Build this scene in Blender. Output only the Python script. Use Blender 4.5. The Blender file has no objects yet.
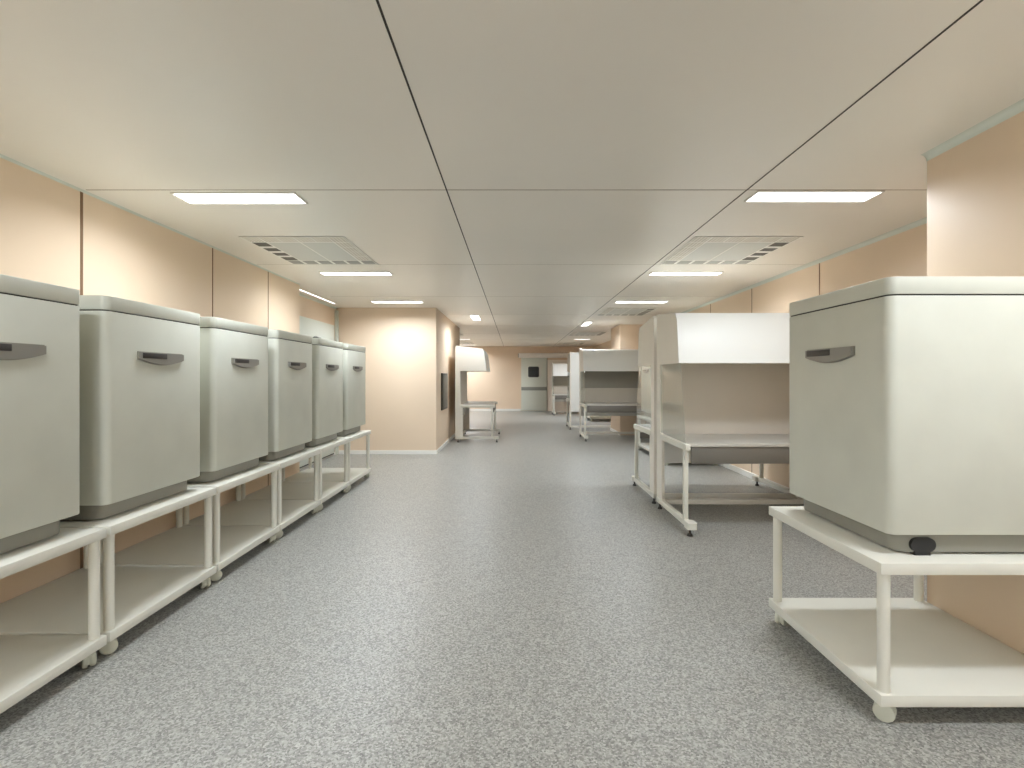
import bpy, bmesh, math
from mathutils import Vector, Matrix

SC = bpy.context.scene
COL = SC.collection
PI = math.pi

# ---------------------------------------------------------------- materials
def lin(c):
    return tuple(((v / 255 / 12.92) if v / 255 <= 0.04045 else ((v / 255 + 0.055) / 1.055) ** 2.4) for v in c) + (1.0,)

def mat(name, rgb, rough=0.5, metal=0.0, spec=0.5, var=0.0, vscale=3.0, bump=0.0, bscale=200.0):
    m = bpy.data.materials.new(name)
    m.use_nodes = True
    nt = m.node_tree
    b = nt.nodes['Principled BSDF']
    b.inputs['Base Color'].default_value = lin(rgb)
    b.inputs['Roughness'].default_value = rough
    b.inputs['Metallic'].default_value = metal
    b.inputs['Specular IOR Level'].default_value = spec
    if var or bump:
        tc = nt.nodes.new('ShaderNodeTexCoord')
    if var:
        n = nt.nodes.new('ShaderNodeTexNoise')
        n.inputs['Scale'].default_value = vscale
        n.inputs['Detail'].default_value = 4
        r = nt.nodes.new('ShaderNodeValToRGB')
        lo = lin(tuple(v * (1 - var) for v in rgb)); hi = lin(tuple(min(255, v * (1 + var)) for v in rgb))
        r.color_ramp.elements[0].position = 0.3; r.color_ramp.elements[0].color = lo
        r.color_ramp.elements[1].position = 0.7; r.color_ramp.elements[1].color = hi
        nt.links.new(tc.outputs['Object'], n.inputs['Vector'])
        nt.links.new(n.outputs['Fac'], r.inputs['Fac'])
        nt.links.new(r.outputs['Color'], b.inputs['Base Color'])
    if bump:
        n2 = nt.nodes.new('ShaderNodeTexNoise')
        n2.inputs['Scale'].default_value = bscale
        bp = nt.nodes.new('ShaderNodeBump')
        bp.inputs['Strength'].default_value = bump
        bp.inputs['Distance'].default_value = 0.002
        nt.links.new(tc.outputs['Object'], n2.inputs['Vector'])
        nt.links.new(n2.outputs['Fac'], bp.inputs['Height'])
        nt.links.new(bp.outputs['Normal'], b.inputs['Normal'])
    return m

def emit(name, rgb, s):
    m = bpy.data.materials.new(name); m.use_nodes = True
    b = m.node_tree.nodes['Principled BSDF']
    b.inputs['Base Color'].default_value = lin((230, 230, 226))
    b.inputs['Emission Color'].default_value = lin(rgb)
    b.inputs['Emission Strength'].default_value = s
    return m

def floor_mat():
    m = bpy.data.materials.new('speckled vinyl'); m.use_nodes = True
    nt = m.node_tree; b = nt.nodes['Principled BSDF']
    tc = nt.nodes.new('ShaderNodeTexCoord')
    v = nt.nodes.new('ShaderNodeTexVoronoi'); v.inputs['Scale'].default_value = 145.0
    r = nt.nodes.new('ShaderNodeValToRGB'); r.color_ramp.interpolation = 'LINEAR'
    e = r.color_ramp.elements
    e[0].position = 0.0; e[0].color = lin((76, 74, 70))
    e[1].position = 1.0; e[1].color = lin((206, 205, 198))
    for p, c in ((0.22, (120, 119, 114)), (0.5, (147, 146, 140)), (0.8, (170, 169, 163))):
        x = e.new(p); x.color = lin(c)
    sep = nt.nodes.new('ShaderNodeSeparateColor')
    n = nt.nodes.new('ShaderNodeTexNoise'); n.inputs['Scale'].default_value = 260.0; n.inputs['Detail'].default_value = 2
    mx = nt.nodes.new('ShaderNodeMath'); mx.operation = 'MULTIPLY_ADD'
    mx.inputs[1].default_value = 0.7
    m2 = nt.nodes.new('ShaderNodeMath'); m2.operation = 'MULTIPLY'; m2.inputs[1].default_value = 0.3
    nt.links.new(tc.outputs['Object'], v.inputs['Vector'])
    nt.links.new(tc.outputs['Object'], n.inputs['Vector'])
    nt.links.new(v.outputs['Color'], sep.inputs['Color'])
    nt.links.new(n.outputs['Fac'], m2.inputs[0])
    nt.links.new(sep.outputs[0], mx.inputs[0])
    nt.links.new(m2.outputs[0], mx.inputs[2])
    nt.links.new(mx.outputs[0], r.inputs['Fac'])
    nt.links.new(r.outputs['Color'], b.inputs['Base Color'])
    b.inputs['Roughness'].default_value = 0.38
    b.inputs['Specular IOR Level'].default_value = 0.5
    return m

def glass_mat(name='clear side glass', haze=0.10):
    m = bpy.data.materials.new(name); m.use_nodes = True
    nt = m.node_tree
    for n in list(nt.nodes):
        if n.type == 'BSDF_PRINCIPLED': nt.nodes.remove(n)
    out = [n for n in nt.nodes if n.type == 'OUTPUT_MATERIAL'][0]
    t = nt.nodes.new('ShaderNodeBsdfTransparent'); t.inputs['Color'].default_value = (0.93, 0.945, 0.93, 1)
    g = nt.nodes.new('ShaderNodeBsdfGlossy'); g.inputs['Roughness'].default_value = 0.06
    d = nt.nodes.new('ShaderNodeBsdfDiffuse'); d.inputs['Color'].default_value = lin((205, 205, 198))
    lw = nt.nodes.new('ShaderNodeLayerWeight'); lw.inputs['Blend'].default_value = 0.5
    pw = nt.nodes.new('ShaderNodeMath'); pw.operation = 'POWER'; pw.inputs[1].default_value = 4.0
    f = nt.nodes.new('ShaderNodeMath'); f.operation = 'MULTIPLY_ADD'; f.inputs[1].default_value = 0.35; f.inputs[2].default_value = 0.03
    nt.links.new(lw.outputs['Facing'], pw.inputs[0]); nt.links.new(pw.outputs[0], f.inputs[0])
    m1 = nt.nodes.new('ShaderNodeMixShader'); m2 = nt.nodes.new('ShaderNodeMixShader')
    m1.inputs['Fac'].default_value = haze
    nt.links.new(t.outputs[0], m1.inputs[1]); nt.links.new(d.outputs[0], m1.inputs[2])
    nt.links.new(f.outputs[0], m2.inputs['Fac'])
    nt.links.new(m1.outputs[0], m2.inputs[1]); nt.links.new(g.outputs[0], m2.inputs[2])
    nt.links.new(m2.outputs[0], out.inputs['Surface'])
    return m

def perforated_mat(name, solid, hole, scale):
    """sheet with a regular pattern of small dark holes"""
    m = bpy.data.materials.new(name); m.use_nodes = True
    nt = m.node_tree; b = nt.nodes['Principled BSDF']
    tc = nt.nodes.new('ShaderNodeTexCoord')
    mp = nt.nodes.new('ShaderNodeMapping'); mp.inputs['Scale'].default_value = (scale, scale, scale)
    fr = nt.nodes.new('ShaderNodeVectorMath'); fr.operation = 'FRACTION'
    sub = nt.nodes.new('ShaderNodeVectorMath'); sub.operation = 'SUBTRACT'; sub.inputs[1].default_value = (.5, .5, .5)
    mul = nt.nodes.new('ShaderNodeVectorMath'); mul.operation = 'MULTIPLY'; mul.inputs[1].default_value = (1, 1, 0)
    ln = nt.nodes.new('ShaderNodeVectorMath'); ln.operation = 'LENGTH'
    lt = nt.nodes.new('ShaderNodeMath'); lt.operation = 'LESS_THAN'; lt.inputs[1].default_value = 0.34
    mix = nt.nodes.new('ShaderNodeMix'); mix.data_type = 'RGBA'
    mix.inputs['A'].default_value = lin(solid); mix.inputs['B'].default_value = lin(hole)
    nt.links.new(tc.outputs['Object'], mp.inputs['Vector'])
    nt.links.new(mp.outputs[0], fr.inputs[0]); nt.links.new(fr.outputs[0], sub.inputs[0])
    nt.links.new(sub.outputs[0], mul.inputs[0]); nt.links.new(mul.outputs[0], ln.inputs[0])
    nt.links.new(ln.outputs['Value'], lt.inputs[0]); nt.links.new(lt.outputs[0], mix.inputs['Factor'])
    nt.links.new(mix.outputs['Result'], b.inputs['Base Color'])
    b.inputs['Roughness'].default_value = 0.6
    return m

M = dict(
    wall=mat('peach wall panel', (222, 201, 177), 0.5, spec=0.12, var=0.012, vscale=0.8),
    wall_pale=mat('pale wall panel', (240, 230, 219), 0.45, spec=0.35),
    ceil=mat('satin ceiling panel', (232, 227, 218), 0.34, spec=0.42, var=0.01, vscale=0.6),
    floor=floor_mat(),
    gasket=mat('dark gasket', (58, 54, 48), 0.7),
    joint=mat('brown joint', (120, 92, 66), 0.7),
    faint=mat('faint joint', (150, 140, 126), 0.7),
    cove=mat('pale green cove', (204, 209, 200), 0.45),
    base=mat('white skirting', (232, 230, 224), 0.4),
    unit=mat('pale grey enamel', (199, 200, 188), 0.42, spec=0.4, var=0.015, vscale=5.0, bump=0.03, bscale=400),
    seam=mat('dark seam', (58, 56, 50), 0.7),
    plinth=mat('grey plinth', (140, 138, 128), 0.5),
    handle=mat('grey handle plastic', (138, 135, 128), 0.45),
    slot=mat('dark slot', (52, 48, 45), 0.5),
    rubber=mat('black rubber', (38, 38, 38), 0.6),
    cart=mat('white cart enamel', (217, 215, 204), 0.4, spec=0.4, var=0.01, vscale=4.0),
    caster=mat('off white caster', (196, 196, 180), 0.5),
    bench=mat('off white bench steel', (228, 223, 212), 0.4, spec=0.4, var=0.01, vscale=3.0),
    bench_white=mat('white bench panel', (224, 224, 219), 0.4, spec=0.4),
    inner=mat('bench back lining', (196, 188, 176), 0.4, spec=0.4, var=0.012),
    hood_shade=mat('hood shade grey', (142, 138, 128), 0.4),  # shadow under the hood put into the colour
    steel=mat('brushed steel', (196, 192, 184), 0.45, 0.3, bump=0.03, bscale=300),
    apron=mat('grey steel apron', (116, 111, 103), 0.45, 0.2),
    glass=glass_mat(),
    added_winglass=glass_mat('added window glass', 0.0),
    dark=mat('dark foot', (52, 50, 46), 0.6),
    door=mat('grey green door', (212, 216, 206), 0.42, spec=0.4),
    door_stripe=mat('grey door band', (146, 148, 140), 0.5),
    header=mat('white door track', (226, 222, 216), 0.45),
    black=mat('black glass', (40, 40, 38), 0.15),
    box=mat('dark wall box', (78, 74, 66), 0.45),
    boxin=mat('wall box door', (98, 95, 86), 0.4),
    lframe=mat('light frame', (214, 208, 198), 0.45),
    lamp=emit('lamp diffuser', (250, 252, 255), 4.0),
    slit=emit('slim lamp diffuser', (250, 252, 255), 6.0),
    vframe=mat('vent frame', (240, 238, 231), 0.45),
    vpanel=mat('vent panel grey', (206, 206, 200), 0.5),
    vdark=perforated_mat('vent grille dark', (96, 92, 82), (46, 44, 38), 60.0),
    vgrey=mat('vent slot grey', (158, 156, 149), 0.6),
    vperf=perforated_mat('vent perforated', (232, 228, 219), (176, 169, 157), 34.0),
)

# ---------------------------------------------------------------- mesh helpers
def box(bm, x0, x1, y0, y1, z0, z1, bev=0.0):
    r = bmesh.ops.create_cube(bm, size=1.0)
    vs = r['verts']
    for v in vs:
        v.co = Vector(((x0 + x1) / 2 + v.co.x * (x1 - x0), (y0 + y1) / 2 + v.co.y * (y1 - y0), (z0 + z1) / 2 + v.co.z * (z1 - z0)))
    if bev > 0:
        es = list({e for v in vs for e in v.link_edges})
        bmesh.ops.bevel(bm, geom=es, offset=bev, segments=2, profile=0.5, affect='EDGES')

def cyl(bm, p, axis, r, h, seg=20, r2=None, bev=0.0):
    """cylinder from p along axis with length h"""
    a = Vector(axis).normalized()
    q = a.to_track_quat('Z', 'Y').to_matrix().to_4x4()
    mtx = Matrix.Translation(Vector(p) + a * h / 2) @ q
    res = bmesh.ops.create_cone(bm, cap_ends=True, segments=seg, radius1=r, radius2=r if r2 is None else r2, depth=h, matrix=mtx)
    if bev:
        es = list({e for v in res['verts'] for e in v.link_edges if len(e.link_faces) == 2 and any(len(f.verts) > 4 for f in e.link_faces)})
        bmesh.ops.bevel(bm, geom=es, offset=bev, segments=2, profile=0.5, affect='EDGES')

def prism(bm, pts, to3, d0, d1):
    """extrude the outline pts (a list of 2-d points) from depth d0 to d1; to3(a, b, d) gives the point"""
    v0 = [bm.verts.new(to3(a, b, d0)) for a, b in pts]
    v1 = [bm.verts.new(to3(a, b, d1)) for a, b in pts]
    n = len(pts)
    bm.faces.new(v0); bm.faces.new(list(reversed(v1)))
    for i in range(n):
        j = (i + 1) % n
        bm.faces.new((v0[i], v1[i], v1[j], v0[j]))

def rrect(x0, x1, y0, y1, r, seg=6):
    out = []
    for cx, cy, a0 in ((x1 - r, y1 - r, 0), (x0 + r, y1 - r, 90), (x0 + r, y0 + r, 180), (x1 - r, y0 + r, 270)):
        for k in range(seg + 1):
            a = math.radians(a0 + 90 * k / seg)
            out.append((cx + r * math.cos(a), cy + r * math.sin(a)))
    return out

def rbox(bm, x0, x1, y0, y1, z0, z1, r, top=0.0, bot=0.0, seg=6):
    """box with rounded vertical edges and softened top/bottom rims"""
    rings = []
    if bot > 0: rings += [(z0, bot), (z0 + bot * 0.3, bot * 0.3)]
    rings += [(z0 + bot, 0.0), (z1 - top, 0.0)]
    if top > 0: rings += [(z1 - top * 0.3, top * 0.3), (z1, top)]
    loops = []
    for z, ins in rings:
        loops.append([bm.verts.new((x, y, z)) for x, y in rrect(x0 + ins, x1 - ins, y0 + ins, y1 - ins, max(r - ins, 0.002), seg)])
    for a, b in zip(loops, loops[1:]):
        n = len(a)
        for i in range(n):
            j = (i + 1) % n
            bm.faces.new((a[i], a[j], b[j], b[i]))
    bm.faces.new(list(reversed(loops[0]))); bm.faces.new(loops[-1])

def mesh(name, fn, m, smooth=True):
    bm = bmesh.new(); fn(bm)
    bmesh.ops.recalc_face_normals(bm, faces=bm.faces[:])
    me = bpy.data.meshes.new(name); bm.to_mesh(me); bm.free()
    me.materials.append(m)
    if smooth:
        for p in me.polygons: p.use_smooth = True
        me.set_sharp_from_angle(angle=math.radians(38))
    return me

def obj(name, fn, m, parent=None, loc=(0, 0, 0), rz=0.0, smooth=True):
    me = fn if isinstance(fn, bpy.types.Mesh) else mesh(name, fn, m, smooth)
    o = bpy.data.objects.new(name, me); COL.objects.link(o)
    o.location = loc; o.rotation_euler = (0, 0, rz)
    if parent: o.parent = parent
    return o

def struct(name, fn, m, parent=None):
    o = obj(name, fn, m, parent)
    if parent is None: o['kind'] = 'structure'
    return o

def thing(name, label, cat, loc=(0, 0, 0), rz=0.0, group=None):
    o = bpy.data.objects.new(name, None); COL.objects.link(o)
    o.empty_display_size = 0.1
    o.location = loc; o.rotation_euler = (0, 0, rz)
    o['label'] = label; o['category'] = cat
    if group: o['group'] = group
    return o

def dup(root, label, loc, rz):
    r = root.copy(); COL.objects.link(r)
    r.location = loc; r.rotation_euler = (0, 0, rz); r['label'] = label
    for ch in list(root.children):
        c = ch.copy(); COL.objects.link(c); c.parent = r
        for g in list(ch.children):
            d = g.copy(); COL.objects.link(d); d.parent = c
    return r

def place(proto, first, label, loc, rz):
    if first:
        proto.location = loc; proto.rotation_euler = (0, 0, rz); proto['label'] = label
        return proto
    return dup(proto, label, loc, rz)

# ---------------------------------------------------------------- the room (metres, camera looks along +Y)
H = 2.47                       # ceiling height
XL, XR = -2.71, 3.04           # side walls
YB, YF = -4.6, 19.6            # wall behind the camera, far wall
XA = -3.02                     # recess wall on the left
YA0, YA1 = 6.44, 8.65          # recess from..to
XP, YP = -1.33, 12.3           # big block on the left: side face, end

struct('floor', lambda b: box(b, -3.6, 3.6, YB - .2, YF + .2, -.1, 0), M['floor'])
struct('ceiling', lambda b: box(b, -3.6, 3.6, YB - .2, YF + .2, H, H + .12), M['ceil'])
struct('wall_left', lambda b: box(b, XA - .3, XL, YB, YA0, 0, H), M['wall'])
struct('wall_left_recess', lambda b: box(b, XA - .3, XA, YA0, YA1, 0, H), M['wall'])
struct('wall_left_block', lambda b: box(b, XA - .3, XP, YA1, YP, 0, H), M['wall'])
struct('wall_left_far', lambda b: box(b, XA - .3, XL, YP, YF, 0, H), M['wall'])
struct('wall_right', lambda b: box(b, XR, XR + .3, YB, YF, 0, H), M['wall'])
struct('wall_right_pilaster', lambda b: box(b, 2.17, XR, 1.45, 2.70, 0, H, 0.006), M['wall'])
struct('wall_right_column', lambda b: box(b, 2.34, XR, 11.4, 12.5, 0, H, 0.006), M['wall'])
struct('wall_far', lambda b: box(b, XA - .3, XR + .3, YF, YF + .2, 0, H), M['wall'])
WX0, WX1, WZ0, WZ1 = -2.6, .1, 1.0, 2.4  # opening for an added, unseen window that lights camera-facing surfaces
struct('wall_near', lambda b: (box(b, XA - .3, WX0, YB - .2, YB, 0, H), box(b, WX1, XR + .3, YB - .2, YB, 0, H),
                               box(b, WX0, WX1, YB - .2, YB, 0, WZ0), box(b, WX0, WX1, YB - .2, YB, WZ1, H)), M['wall'])
w1 = struct('added_window_1', lambda b: ([box(b, x, x + .05, YB - .12, YB - .06, WZ0, WZ1) for x in (WX0, -1.70, -.80, WX1 - .05)],
                                   box(b, WX0, WX1, YB - .12, YB - .06, WZ0, WZ0 + .05), box(b, WX0, WX1, YB - .12, YB - .06, WZ1 - .05, WZ1)), M['header'])
obj('pane', lambda b: box(b, WX0 + .02, WX1 - .02, YB - .094, YB - .088, WZ0 + .02, WZ1 - .02), M['added_winglass'], w1)

TN = [0]
def trim(fn, m):
    TN[0] += 1
    return struct('trim_%d' % TN[0], fn, m)

# ceiling joints: two long dark gaskets, cross joints every panel
jz0, jz1 = H - .0015, H + .001
trim(lambda b: box(b, -.428 - .0042, -.428 + .0042, YB, YF, jz0, jz1), M['gasket'])
trim(lambda b: box(b, 1.45 - .0042, 1.45 + .0042, YB, YF, jz0, jz1), M['gasket'])
trim(lambda b: [box(b, XL + .03, XR - .03, y - .0025, y + .0025, jz0, jz1) for y in (1.08, 3.2)], M['joint'])
trim(lambda b: [box(b, XP + .06 if 8.6 < y < 12.4 else XL + .03, XR - .03, y - .002, y + .002, jz0 + .0008, jz1) for y in (5.32, 7.44, 9.56, 11.68, 13.8, 15.9)], M['faint'])

# wall panel seams
for x, ys in ((XL, (3.2, 4.587, 5.62)), ):
    for i, y in enumerate(ys):
        w = .010 if i == 0 else .006
        trim(lambda b, y=y, w=w: box(b, x - .001, x + .0025, y - w, y + w, .06, H - .014), M['joint'])
for y in (3.65, 5.11, 6.57, 7.96):
    trim(lambda b, y=y: box(b, XR - .0025, XR + .001, y - .006, y + .006, .06, H - .034), M['joint'])

# quarter-round coves between wall and ceiling
def cove(bm, x, sx, y0, y1, r=.034):
    pts = [(0, 0), (0, -r)] + [(r - r * math.cos(math.radians(a)), -r + r * math.sin(math.radians(a))) for a in range(15, 90, 15)] + [(r, 0)]
    prism(bm, pts, lambda a, z, d: (x + sx * a, d, H + z), y0, y1)
trim(lambda b: cove(b, XL, 1, YB, YA0, .014), M['cove'])
trim(lambda b: cove(b, XR, -1, 2.70, 11.4), M['cove'])
trim(lambda b: cove(b, 2.17, -1, 1.45, 2.70), M['cove'])
trim(lambda b: cove(b, XA, 1, YA0, YA1, .03), M['cove'])
# rounded vertical corner in the recess
trim(lambda b: box(b, XA, XA + .045, YA1 - .09, YA1, 0, H - .05, .01), M['cove'])

# skirting
def base_strip(name, fn): struct(name, fn, M['base'])
bh = .062
base_strip('baseboard_left', lambda b: box(b, XL, XL + .015, YB, YA0, 0, bh))
base_strip('baseboard_left_recess', lambda b: box(b, XA, XA + .015, YA0, YA1, 0, .04))
base_strip('baseboard_left_block', lambda b: box(b, XA + .05, XP + .015, YA1 - .015, YA1, 0, bh))
base_strip('baseboard_left_side', lambda b: box(b, XP, XP + .015, YA1, YP, 0, bh))
base_strip('baseboard_right', lambda b: box(b, XR - .018, XR, 2.72, 11.4, 0, bh + .01))
base_strip('baseboard_right_column', lambda b: box(b, 2.325, 2.34, 11.385, 12.5, 0, bh))
base_strip('baseboard_far', lambda b: box(b, XL, .22, YF - .015, YF, 0, bh + .02))

# door_1: sliding door in the far wall
d1 = struct('door_1', lambda b: box(b, .235, 1.215, YF - .06, YF, .015, 2.06, .004), M['door'])
obj('door_band', lambda b: box(b, .24, 1.21, YF - .072, YF - .061, .79, .92, .003), M['door_stripe'], d1)
wf = obj('door_window', lambda b: prism(b, rrect(.50, .92, 1.29, 1.70, .06), lambda a, z, d: (a, d, z), YF - .074, YF - .061), M['rubber'], d1)
obj('pane', lambda b: prism(b, rrect(.535, .885, 1.325, 1.665, .04), lambda a, z, d: (a, d, z), YF - .078, YF - .0745), M['black'], wf)
obj('door_track', lambda b: box(b, .14, 2.14, YF - .16, YF - .075, 2.03, 2.21, .015), M['header'], d1)
obj('track_end_cap', lambda b: box(b, .115, .14, YF - .15, YF - .075, 2.05, 2.19, .006), M['door_stripe'], d1)
obj('door_stop', lambda b: box(b, 1.215, 1.235, YF - .05, YF, .0, 2.03), M['door_stripe'], d1)
# pale wall panel the door slides across
trim(lambda b: box(b, 1.24, 2.30, YF - .03, YF, .0, 1.96, .003), M['wall_pale'])

# door_2: pale sliding door in the left recess
d2 = struct('door_2', lambda b: box(b, XA, XA + .045, YA0 + .02, YA1 - .22, .05, 2.15, .004), M['door'])
obj('door_seal', lambda b: box(b, XA, XA + .04, YA0 + .02, YA1 - .22, .032, .05), M['rubber'], d2)

# ---------------------------------------------------------------- ceiling lights
W_NEAR, W_FAR, SPREAD, LAMP_TINT = 25, 31, 158, (.855, .925, 1.0)
def ceiling_light(label, x0, x1, y0, y1, group='recessed ceiling lights', m='lamp', fw=.008):
    cx, cy = (x0 + x1) / 2, (y0 + y1) / 2
    t = thing('ceiling_light', label, 'ceiling light', (cx, cy, H), 0, group)
    a, c = (x1 - x0) / 2, (y1 - y0) / 2
    def fr(b):
        box(b, -a - fw, a + fw, -c - fw, -c, -.010, 0); box(b, -a - fw, a + fw, c, c + fw, -.010, 0)
        box(b, -a - fw, -a, -c, c, -.010, 0); box(b, a, a + fw, -c, c, -.010, 0)
    obj('frame', fr, M['lframe'], t, smooth=False)
    obj('diffuser', lambda b: box(b, -a, a, -c, c, -.005, 0), M['slit' if m == 'slit' else 'lamp'], t, smooth=False)
    watts = {'lamp': W_NEAR, 'lamp_far': W_FAR, 'lamp_narrow': 26, 'lamp_end': 52, 'slit': 0}[m]
    if watts:
        li = bpy.data.lights.new('lamp', 'AREA'); li.shape = 'RECTANGLE'
        li.size, li.size_y = 2 * a - .01, 2 * c - .01
        li.energy = watts; li.color = LAMP_TINT; li.spread = math.radians(SPREAD)
        lo = bpy.data.objects.new('lamp', li); COL.objects.link(lo); lo.parent = t; lo.location = (0, 0, -.008)
    return t

XLl, XLr, XRl, XRr = -2.175, -1.40, 1.53, 2.31
for lab, x0, x1, y0, y1 in (
    ('bright rectangular ceiling light nearest the camera, over the left incubator row', XLl, XLr, 3.245, 3.435),
    ('bright rectangular ceiling light nearest the camera, over the right pilaster end', XRl, XRr, 3.215, 3.395),
    ('rectangular ceiling light just beyond the left square ceiling vent', XLl, XLr, 5.69, 5.85),
    ('rectangular ceiling light just beyond the nearest right ceiling vent', XRl, XRr, 5.69, 5.85),
    ('thin-looking rectangular ceiling light close to the pale front of the left wall block', XLl - .04, XLr - .04, 7.86, 8.05),
    ('thin-looking rectangular ceiling light just before the second right ceiling vent', XRl + .04, XRr + .04, 7.86, 8.05),
    ('far ceiling light beyond the left wall block, half hidden behind its corner', XLl, XLr, 15.74, 15.86),
    ('far rectangular ceiling light beyond the third right ceiling vent', XRl + .3, XRr, 15.74, 15.86),
    ('farthest ceiling light above the far end of the left side bench', XLl, XLr, 18.55, 18.68),
    ('ceiling light behind the viewpoint on the side of the incubator row', XLl, XLr, 1.02, 1.22),
    ('ceiling light behind the viewpoint on the side of the single incubator', XRl, XRr, 1.0, 1.2),
    ('ceiling light deep behind the viewpoint on the left', XLl, XLr, -1.5, -1.3),
    ('ceiling light deep behind the viewpoint on the right', XRl, XRr, -1.5, -1.3)):
    ceiling_light(lab, x0, x1, y0, y1, m='lamp_end' if y0 > 15 else 'lamp_far' if y0 > 7 else 'lamp')
ceiling_light('small square-looking ceiling light left of the long joint, near the left bench', -.85, -.70, 9.66, 10.5, 'narrow lengthwise ceiling lights', 'lamp_narrow')
ceiling_light('small square-looking ceiling light on the right-hand long ceiling joint', 1.50, 1.64, 10.83, 11.68, 'narrow lengthwise ceiling lights', 'lamp_narrow')
ceiling_light('slim linear white light along the ceiling of the left recess', -2.873, -2.852, 6.3, 8.12, None, 'slit', .006)

# ---------------------------------------------------------------- ceiling vents
def ceiling_vent(label, x0, x1, y0, y1, outer):
    """outer = +1 when the wall is on the +X side"""
    cx, cy = (x0 + x1) / 2, (y0 + y1) / 2
    t = thing('ceiling_vent', label, 'ceiling vent', (cx, cy, H), 0, 'square ceiling air vents')
    w, d = (x1 - x0) / 2, (y1 - y0) / 2
    n = 6; cwx, cwy = 2 * w / n, 2 * d / n
    bw = .014
    X = lambda i: outer * (-w + i * cwx)
    def bars(b):
        for y in (-d, d - bw): box(b, -w, w, y, y + bw, -.004, 0)
        for x in (-w, w - bw): box(b, x, x + bw, -d, d, -.004, 0)
        for i in (1, 3, 5):
            box(b, X(i) - bw / 2, X(i) + bw / 2, -d, d, -.0042, 0)
        for i in (2, 4):
            for s in (-1, 1):
                y = s * (d - cwy / 2)
                box(b, X(i) - bw / 2, X(i) + bw / 2, y - cwy / 2, y + cwy / 2, -.0038, 0)
        for i in range(1, n):
            box(b, X(i) - .014, X(i) + .014, d - cwy, d, -.0037, 0)
        for s in (-1, 1):
            box(b, -w, w, s * (d - cwy) - bw / 2, s * (d - cwy) + bw / 2, -.0040, 0)
        for k in range(2, n - 1):
            y = -d + k * cwy
            for i in (0, 5):
                box(b, min(X(i), X(i + 1)), max(X(i), X(i + 1)), y - (.030 if i == 5 else .008), y + (.030 if i == 5 else .008), -.0036, 0)
    obj('frame', bars, M['vframe'], t, smooth=False)
    def sheet(i0, i1, k0, k1):
        a, c = sorted((X(i0), X(i1)))
        return lambda b: box(b, a, c, -d + k0 * cwy, -d + k1 * cwy, -.003, 0)
    obj('panel', sheet(1, 3, 1, 5), M['vpanel'], t, smooth=False)
    obj('panel', sheet(3, 5, 1, 5), M['vpanel'], t, smooth=False)
    o = obj('grille', sheet(5, 6, 1, 5), M['vdark'], t, smooth=False); o['label'] = 'dark grille strip'
    o = obj('grille', sheet(0, 1, 1, 5), M['vperf'], t, smooth=False); o['label'] = 'pale perforated strip'
    o = obj('grille', sheet(0, 6, 5, 6), M['vgrey'], t, smooth=False); o['label'] = 'grey slotted strip'
    obj('grille', sheet(0, 6, 0, 1), M['vperf'], t, smooth=False)
    return t
ceiling_vent('square ceiling vent above the left incubator row', -2.30, -1.42, 4.26, 5.30, -1)
ceiling_vent('square ceiling vent on the right, nearest the camera', 1.50, 2.40, 4.26, 5.30, 1)
ceiling_vent('second ceiling vent on the right, above the big clean benches', 1.55, 2.42, 8.62, 9.72, 1)
ceiling_vent('third ceiling vent on the right, over the far facing bench', 1.50, 2.40, 13.2, 14.4, 1)
ceiling_vent('fourth and farthest ceiling vent on the right', 1.50, 2.40, 17.3, 18.4, 1)
ceiling_vent('ceiling vent beyond the left wall block, mostly hidden by its corner', -2.30, -1.42, 13.2, 14.3, -1)
ceiling_vent('farthest ceiling vent on the left, above the side bench', -2.30, -1.42, 17.0, 18.1, -1)

# ---------------------------------------------------------------- shelf carts (front faces local -Y, width along X)
CW, CD = .842, .81            # width, depth
ZT0, ZT1, ZL0, ZL1 = .565, .609, .075, .119
def make_cart():
    t = thing('shelf_cart', '', 'cart', (0, 0, 0), 0, 'white two-shelf equipment carts')
    hw, hd = CW / 2, CD / 2
    obj('top_shelf', lambda b: box(b, -hw, hw, -hd, hd, ZT0, ZT1, .0018), M['cart'], t)
    obj('lower_shelf', lambda b: box(b, -hw, hw, -hd, hd, ZL0, ZL1, .0018), M['cart'], t)
    ins = .032
    ci = .046
    leg = mesh('leg', lambda b: cyl(b, (0, 0, ZL1 - .001), (0, 0, 1), .0215, ZT0 - ZL1 + .002, 24), M['cart'])
    hub = mesh('caster', lambda b: (cyl(b, (0, 0, .05), (0, 0, 1), .022, ZL0 - .049, 16),
                                    box(b, -.012, .012, -.030, .030, .018, .060, .004)), M['caster'])
    wl = mesh('wheel', lambda b: cyl(b, (0, 0, 0), (1, 0, 0), .036, .022, 28, bev=.007), M['caster'])
    for sx in (-1, 1):
        for sy in (-1, 1):
            p = (sx * (hw - ins), sy * (hd - ins), 0)
            obj('leg', leg, None, t, p)
            c = obj('caster', hub, None, t, (sx * (hw - ci), sy * (hd - ci), 0), sx * sy * .75)
            obj('wheel', wl, None, c, (.003, 0, .036)); obj('wheel', wl, None, c, (-.025, 0, .036))
    return t

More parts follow.
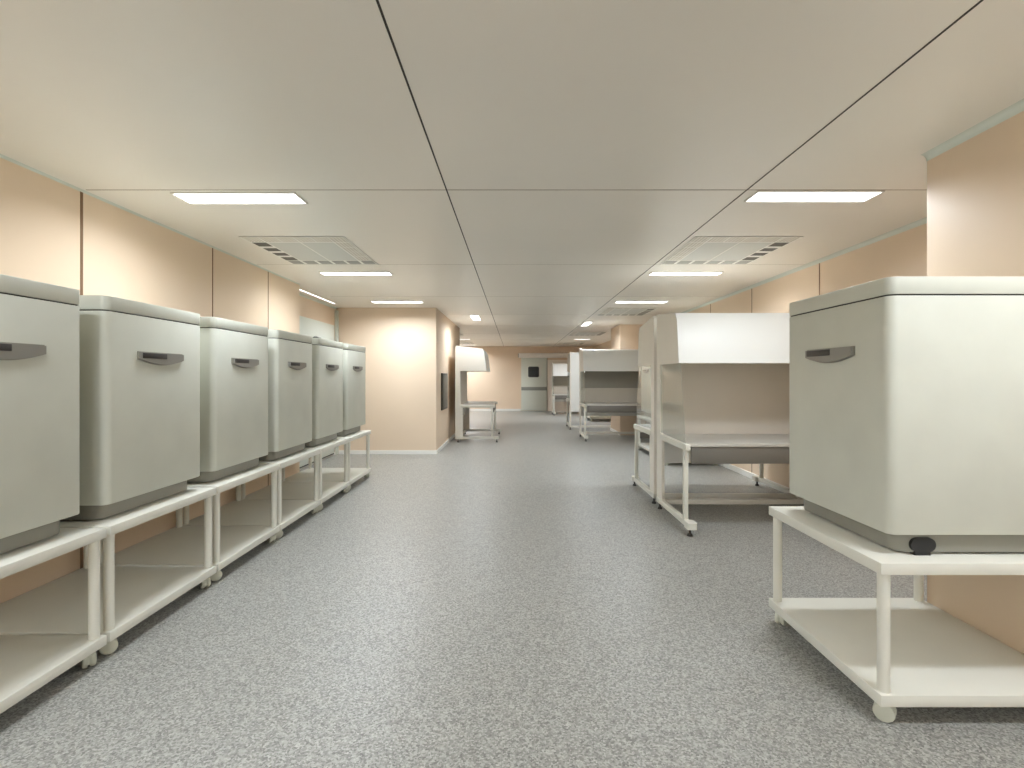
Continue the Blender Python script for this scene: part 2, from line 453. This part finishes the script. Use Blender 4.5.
# ---------------------------------------------------------------- incubators (front faces local -Y)
UW, UD = .74, .70
def make_incubator():
    t = thing('incubator', '', 'incubator', (0, 0, 0), 0, 'pale grey lidded incubators')
    hw, hd = UW / 2, UD / 2
    zb, zs, zt = .084, 1.007, 1.077
    obj('body', lambda b: rbox(b, -hw, hw, -hd, hd, zb, zs - .003, .036, .003, .005), M['unit'], t)
    obj('lid', lambda b: rbox(b, -hw, hw, -hd, hd, zs + .003, zt, .036, .0035, .002), M['unit'], t)
    obj('lid_seal', lambda b: rbox(b, -hw + .006, hw - .006, -hd + .006, hd - .006, zs - .004, zs + .004, .031), M['seam'], t)
    obj('plinth', lambda b: rbox(b, -hw + .028, hw - .028, -hd + .05, hd - .05, .008, zb + .001, .06, 0, .006), M['plinth'], t)
    # half-moon handle on the front, its dark slot at upper left
    w2, hz, top = .170, .060, .818
    def outline(gr=0.0):
        pts = [(-w2 - gr, top + gr), (-w2 - gr, top - .034)]
        for k in range(1, 16):
            a = -w2 + 2 * w2 * k / 16
            pts.append((a * (1 + gr / w2), top - .034 - (hz - .034 + gr) * (1 - (a / w2) ** 2)))
        pts += [(w2 + gr, top - .034), (w2 + gr, top + gr)]
        return pts
    h = obj('handle', lambda b: prism(b, outline(), lambda a, z, d: (a, d, z), -hd - .016, -hd + .002), M['handle'], t)
    obj('handle_rim', lambda b: prism(b, outline(.004), lambda a, z, d: (a, d, z), -hd - .005, -hd + .002), M['plinth'], h)
    obj('slot', lambda b: box(b, -w2 + .014, .025, -hd - .0185, -hd - .010, top - .029, top - .002, .002), M['slot'], h)
    # oval black feet let into the plinth sides
    def foot(s, y):
        x = s * (hw - .028)
        def f(b):
            prism(b, rrect(y - .048, y + .048, .014, .068, .0265, 6), lambda a, z, d: (d, a, z), x - s * .01, x + s * .012)
            box(b, min(x - s * .02, x + s * .008), max(x - s * .02, x + s * .008), y - .03, y + .03, 0, .03)
        return f
    for y in (-hd + .145, hd - .09):
        obj('foot', foot(1, y), M['rubber'], t)
    return t

cart = make_cart(); unit = make_incubator()
XCL = -1.87; PITCH = .862; Y6 = 6.66
n_c = [0]; n_u = [0]
def put_cart(label, x, y, rz):
    o = place(cart, n_c[0] == 0, label, (x, y, 0), rz); n_c[0] += 1; return o
def put_unit(label, x, y, rz):
    o = place(unit, n_u[0] == 0, label, (x, y, ZT1), rz); n_u[0] += 1; return o

ordl = ('nearest the camera', 'second from the camera', 'third from the camera', 'fourth from the camera', 'fifth from the camera', 'at the far end')
for k in range(6):
    y1 = Y6 - (5 - k) * PITCH
    cy = y1 - .004 - CW / 2
    put_cart('white two-shelf cart %s in the left row' % ordl[k], XCL - CD / 2, cy, PI / 2)
    ulab = {4: 'pale grey lidded incubator fifth in the left row, black clip on its lid'}.get(k, 'pale grey lidded incubator %s in the left row' % ordl[k])
    put_unit(ulab, XCL - .055 - UD / 2, cy - .009 + .005 * k, PI / 2)
# right-hand pair against the pilaster
put_cart('big white two-shelf cart at lower right beside the pilaster', 1.357 + CD / 2, 1.898 + CW / 2, -PI / 2)
put_unit('large pale grey incubator on the cart at right, its bright side to the camera', 1.357 + .077 + UD / 2, 1.962 + UW / 2, -PI / 2)
# carts along the right wall, behind the benches
for i, y in enumerate((7.52, 8.38)):
    put_cart(('white cart behind the big bench pair, only its casters and edge showing', 'white cart by the right wall glimpsed through bench side glass')[i], 2.2 + CD / 2, y + CW / 2, -PI / 2)
    put_unit(('incubator behind the big bench pair, almost wholly hidden', 'pale grey incubator glimpsed through the side glass of the farther bench')[i], 2.255 + UD / 2, y + CW / 2, -PI / 2)
for i, y in enumerate((15.05,)):
    put_cart('white cart far away under and behind the far facing bench', 2.2 + CD / 2, y + CW / 2, -PI / 2)

def clip(b):
    box(b, -.025, .025, -.05, .05, 0, .009, .003); box(b, -.016, .016, -.045, .0, .008, .014, .002)
cl = obj('lid_clip', clip, M['rubber'], None, (-1.975, Y6 - PITCH - CW + .15, ZT1 + 1.077))
cl['label'] = 'small black clip lying on the lid of the fifth left incubator'; cl['category'] = 'clip'

# ---------------------------------------------------------------- clean benches (front faces local -Y, back at +Y)
BL, BD = 1.50, .86
def make_bench():
    t = thing('clean_bench', '', 'bench', (0, 0, 0), 0, 'laminar flow clean benches')
    hl = BL / 2; yb = BD / 2
    P = lambda u: yb - u
    tp = .028
    prof = [(0, .07), (0, 1.90), (.02, 1.925), (.59, 1.862), (.635, 1.80), (.690, 1.42), (.11, 1.42), (.11, .76), (.17, .745), (.17, .07)]
    for s in (-1, 1):
        obj('side_panel', lambda b: prism(b, prof, lambda u, z, d: (d, P(u), z), s * (hl - tp), s * hl), M['bench'], t)
        gx = s * (hl - tp / 2)
        obj('side_glass', lambda b: prism(b, [(.112, 1.419), (.686, 1.419), (.815, .745), (.112, .76)], lambda u, z, d: (d, P(u), z), gx - .004, gx + .004), M['glass'], t)
    xi = hl - tp - .001
    hood = [(.03, 1.43), (.03, 1.905), (.585, 1.848), (.622, 1.795), (.672, 1.43)]
    obj('hood', lambda b: prism(b, hood, lambda u, z, d: (d, P(u), z), -xi, xi), M['bench'], t)
    obj('front_panel', lambda b: prism(b, [(.597, 1.864), (.640, 1.80), (.694, 1.42), (.680, 1.42), (.630, 1.79), (.590, 1.850)], lambda u, z, d: (d, P(u), z), -hl - .001, hl + .001), M['bench_white'], t)
    obj('back_panel', lambda b: box(b, -xi, xi, P(.055), P(.004), .45, 1.905), M['bench_white'], t)
    obj('lining', lambda b: box(b, -xi, xi, P(.10), P(.057), .745, 1.43), M['inner'], t)
    ws = obj('work_surface', lambda b: box(b, -xi, xi, P(.845), P(.09), .715, .745, .004), M['steel'], t)
    obj('apron', lambda b: box(b, -xi + .03, xi - .03, P(.835), P(.812), .575, .7145, .004), M['apron'], ws)
    for s in (-1, 1):
        x0, x1 = sorted((s * (hl - .036), s * (hl + .006)))
        obj('side_rail', lambda b: box(b, x0, x1, P(.885), P(.12), .690, .742, .006), M['cart'], t)
        obj('leg', lambda b: box(b, x0 + .002, x1 - .002, P(.835), P(.797), .10, .692, .005), M['cart'], t)
        def rail(b):
            box(b, x0, x1, P(.86), P(.0), .062, .112, .005)
            prism(b, rrect(x0 - .008 if s < 0 else x0 - .03, x1 + .03 if s < 0 else x1 + .008, P(.97), P(.85), .025, 4), lambda a, c, d: (a, c, d), .060, .112)
        obj('base_rail', rail, M['cart'], t)
        xm = s * (hl - .016)
        for u in (.06, .92):
            def ft(b):
                cyl(b, (xm, P(u), 0), (0, 0, 1), .024, .018, 16, .018)
                cyl(b, (xm, P(u), .017), (0, 0, 1), .009, .046, 10)
            obj('foot', ft, M['dark'], t)
    obj('stretcher', lambda b: (box(b, -xi, xi, P(.09), P(.04), .05, .10, .005)), M['bench'], t)
    obj('cross_rail', lambda b: box(b, -xi, xi, P(.79), P(.76), .655, .695, .004), M['cart'], t)
    return t
bench = make_bench()
XB = 1.415
nb = [0]
def put_bench(label, x, y, rz):
    o = place(bench, nb[0] == 0, label, (x, y, 0), rz); nb[0] += 1; return o
put_bench('large clean bench facing the camera at right, bright white hood front', XB + BL / 2, 5.11 - BD / 2, 0)
put_bench('clean bench standing back to back behind the large white-hooded bench', XB + BL / 2, 5.21 + BD / 2, PI)
cb = put_bench('farther clean bench facing the camera with painted hood shade inside, before the right column', XB + BL / 2, 11.27 - BD / 2, 0)
put_bench('clean bench turned away, showing a tall narrow strip of its white back', 1.355 + BL / 2, 12.6 + BD / 2, PI)
eb = put_bench('farthest small-looking clean bench before the far wall beside the sliding door', 1.31 + BL / 2, 18.25 - BD / 2, 0); eb.scale = (1, 1, .94)
lb = put_bench('clean bench seen side-on at left, backed against the pale wall block', -1.19 + BD * .45, 10.2 + BL / 2, PI / 2); lb.scale = (1, .90, 1)
for ch in list(lb.children):                       # the side bench is open at its ends
    if ch.name.split('.')[0] == 'side_glass': bpy.data.objects.remove(ch)
for t in (cb, eb):                                 # hood shade painted as a dark panel, two far camera-facing benches
    o = obj('hood_shade_panel', lambda b: box(b, -BL / 2 + .03, BL / 2 - .03, BD / 2 - .112, BD / 2 - .101, 1.06, 1.425), M['hood_shade'], t)
    o['label'] = 'dark grey panel painting the hood shade on the upper back'

# ---------------------------------------------------------------- dark box on the side of the left block
wb = thing('wall_box', 'dark grey shallow box on the side wall of the left block', 'wall box', (XP, 9.53, .70))
obj('frame', lambda b: box(b, 0, .03, -.34, .34, 0, .67, .005), M['box'], wb)
obj('door', lambda b: box(b, .031, .038, -.30, .30, .04, .63, .003), M['boxin'], wb)

# ---------------------------------------------------------------- camera, world, view
cam = bpy.data.cameras.new('camera')
co = bpy.data.objects.new('camera', cam); COL.objects.link(co)
co.location = (0, 0, 1.3); co.rotation_euler = (PI / 2, 0, 0)
cam.sensor_width = 36.0; cam.lens = 18.0
cam.shift_x = -3.0 / 1024; cam.shift_y = -7.0 / 1024
cam.clip_start = .05; cam.clip_end = 100
SC.camera = co

w = bpy.data.worlds.new('world'); SC.world = w; w.use_nodes = True
w.node_tree.nodes['Background'].inputs['Color'].default_value = (.90, .94, 1, 1)
w.node_tree.nodes['Background'].inputs['Strength'].default_value = 11.0  # bright fill daylight, entering only through the added window
pl = bpy.data.lights.new('added_window_portal', 'AREA'); pl.shape = 'RECTANGLE'; pl.size = WX1 - WX0; pl.size_y = WZ1 - WZ0
pl.cycles.is_portal = True
po = bpy.data.objects.new('added_window_portal', pl); COL.objects.link(po)
po.location = ((WX0 + WX1) / 2, YB - .14, (WZ0 + WZ1) / 2); po.rotation_euler = (PI / 2, 0, PI)
vs = SC.view_settings
vs.view_transform = 'Standard'; vs.look = 'None'; vs.gamma = 1.0; vs.use_curve_mapping = False
vs.exposure = 0.12
SC.cycles.max_bounces = 12
SC.cycles.diffuse_bounces = 8
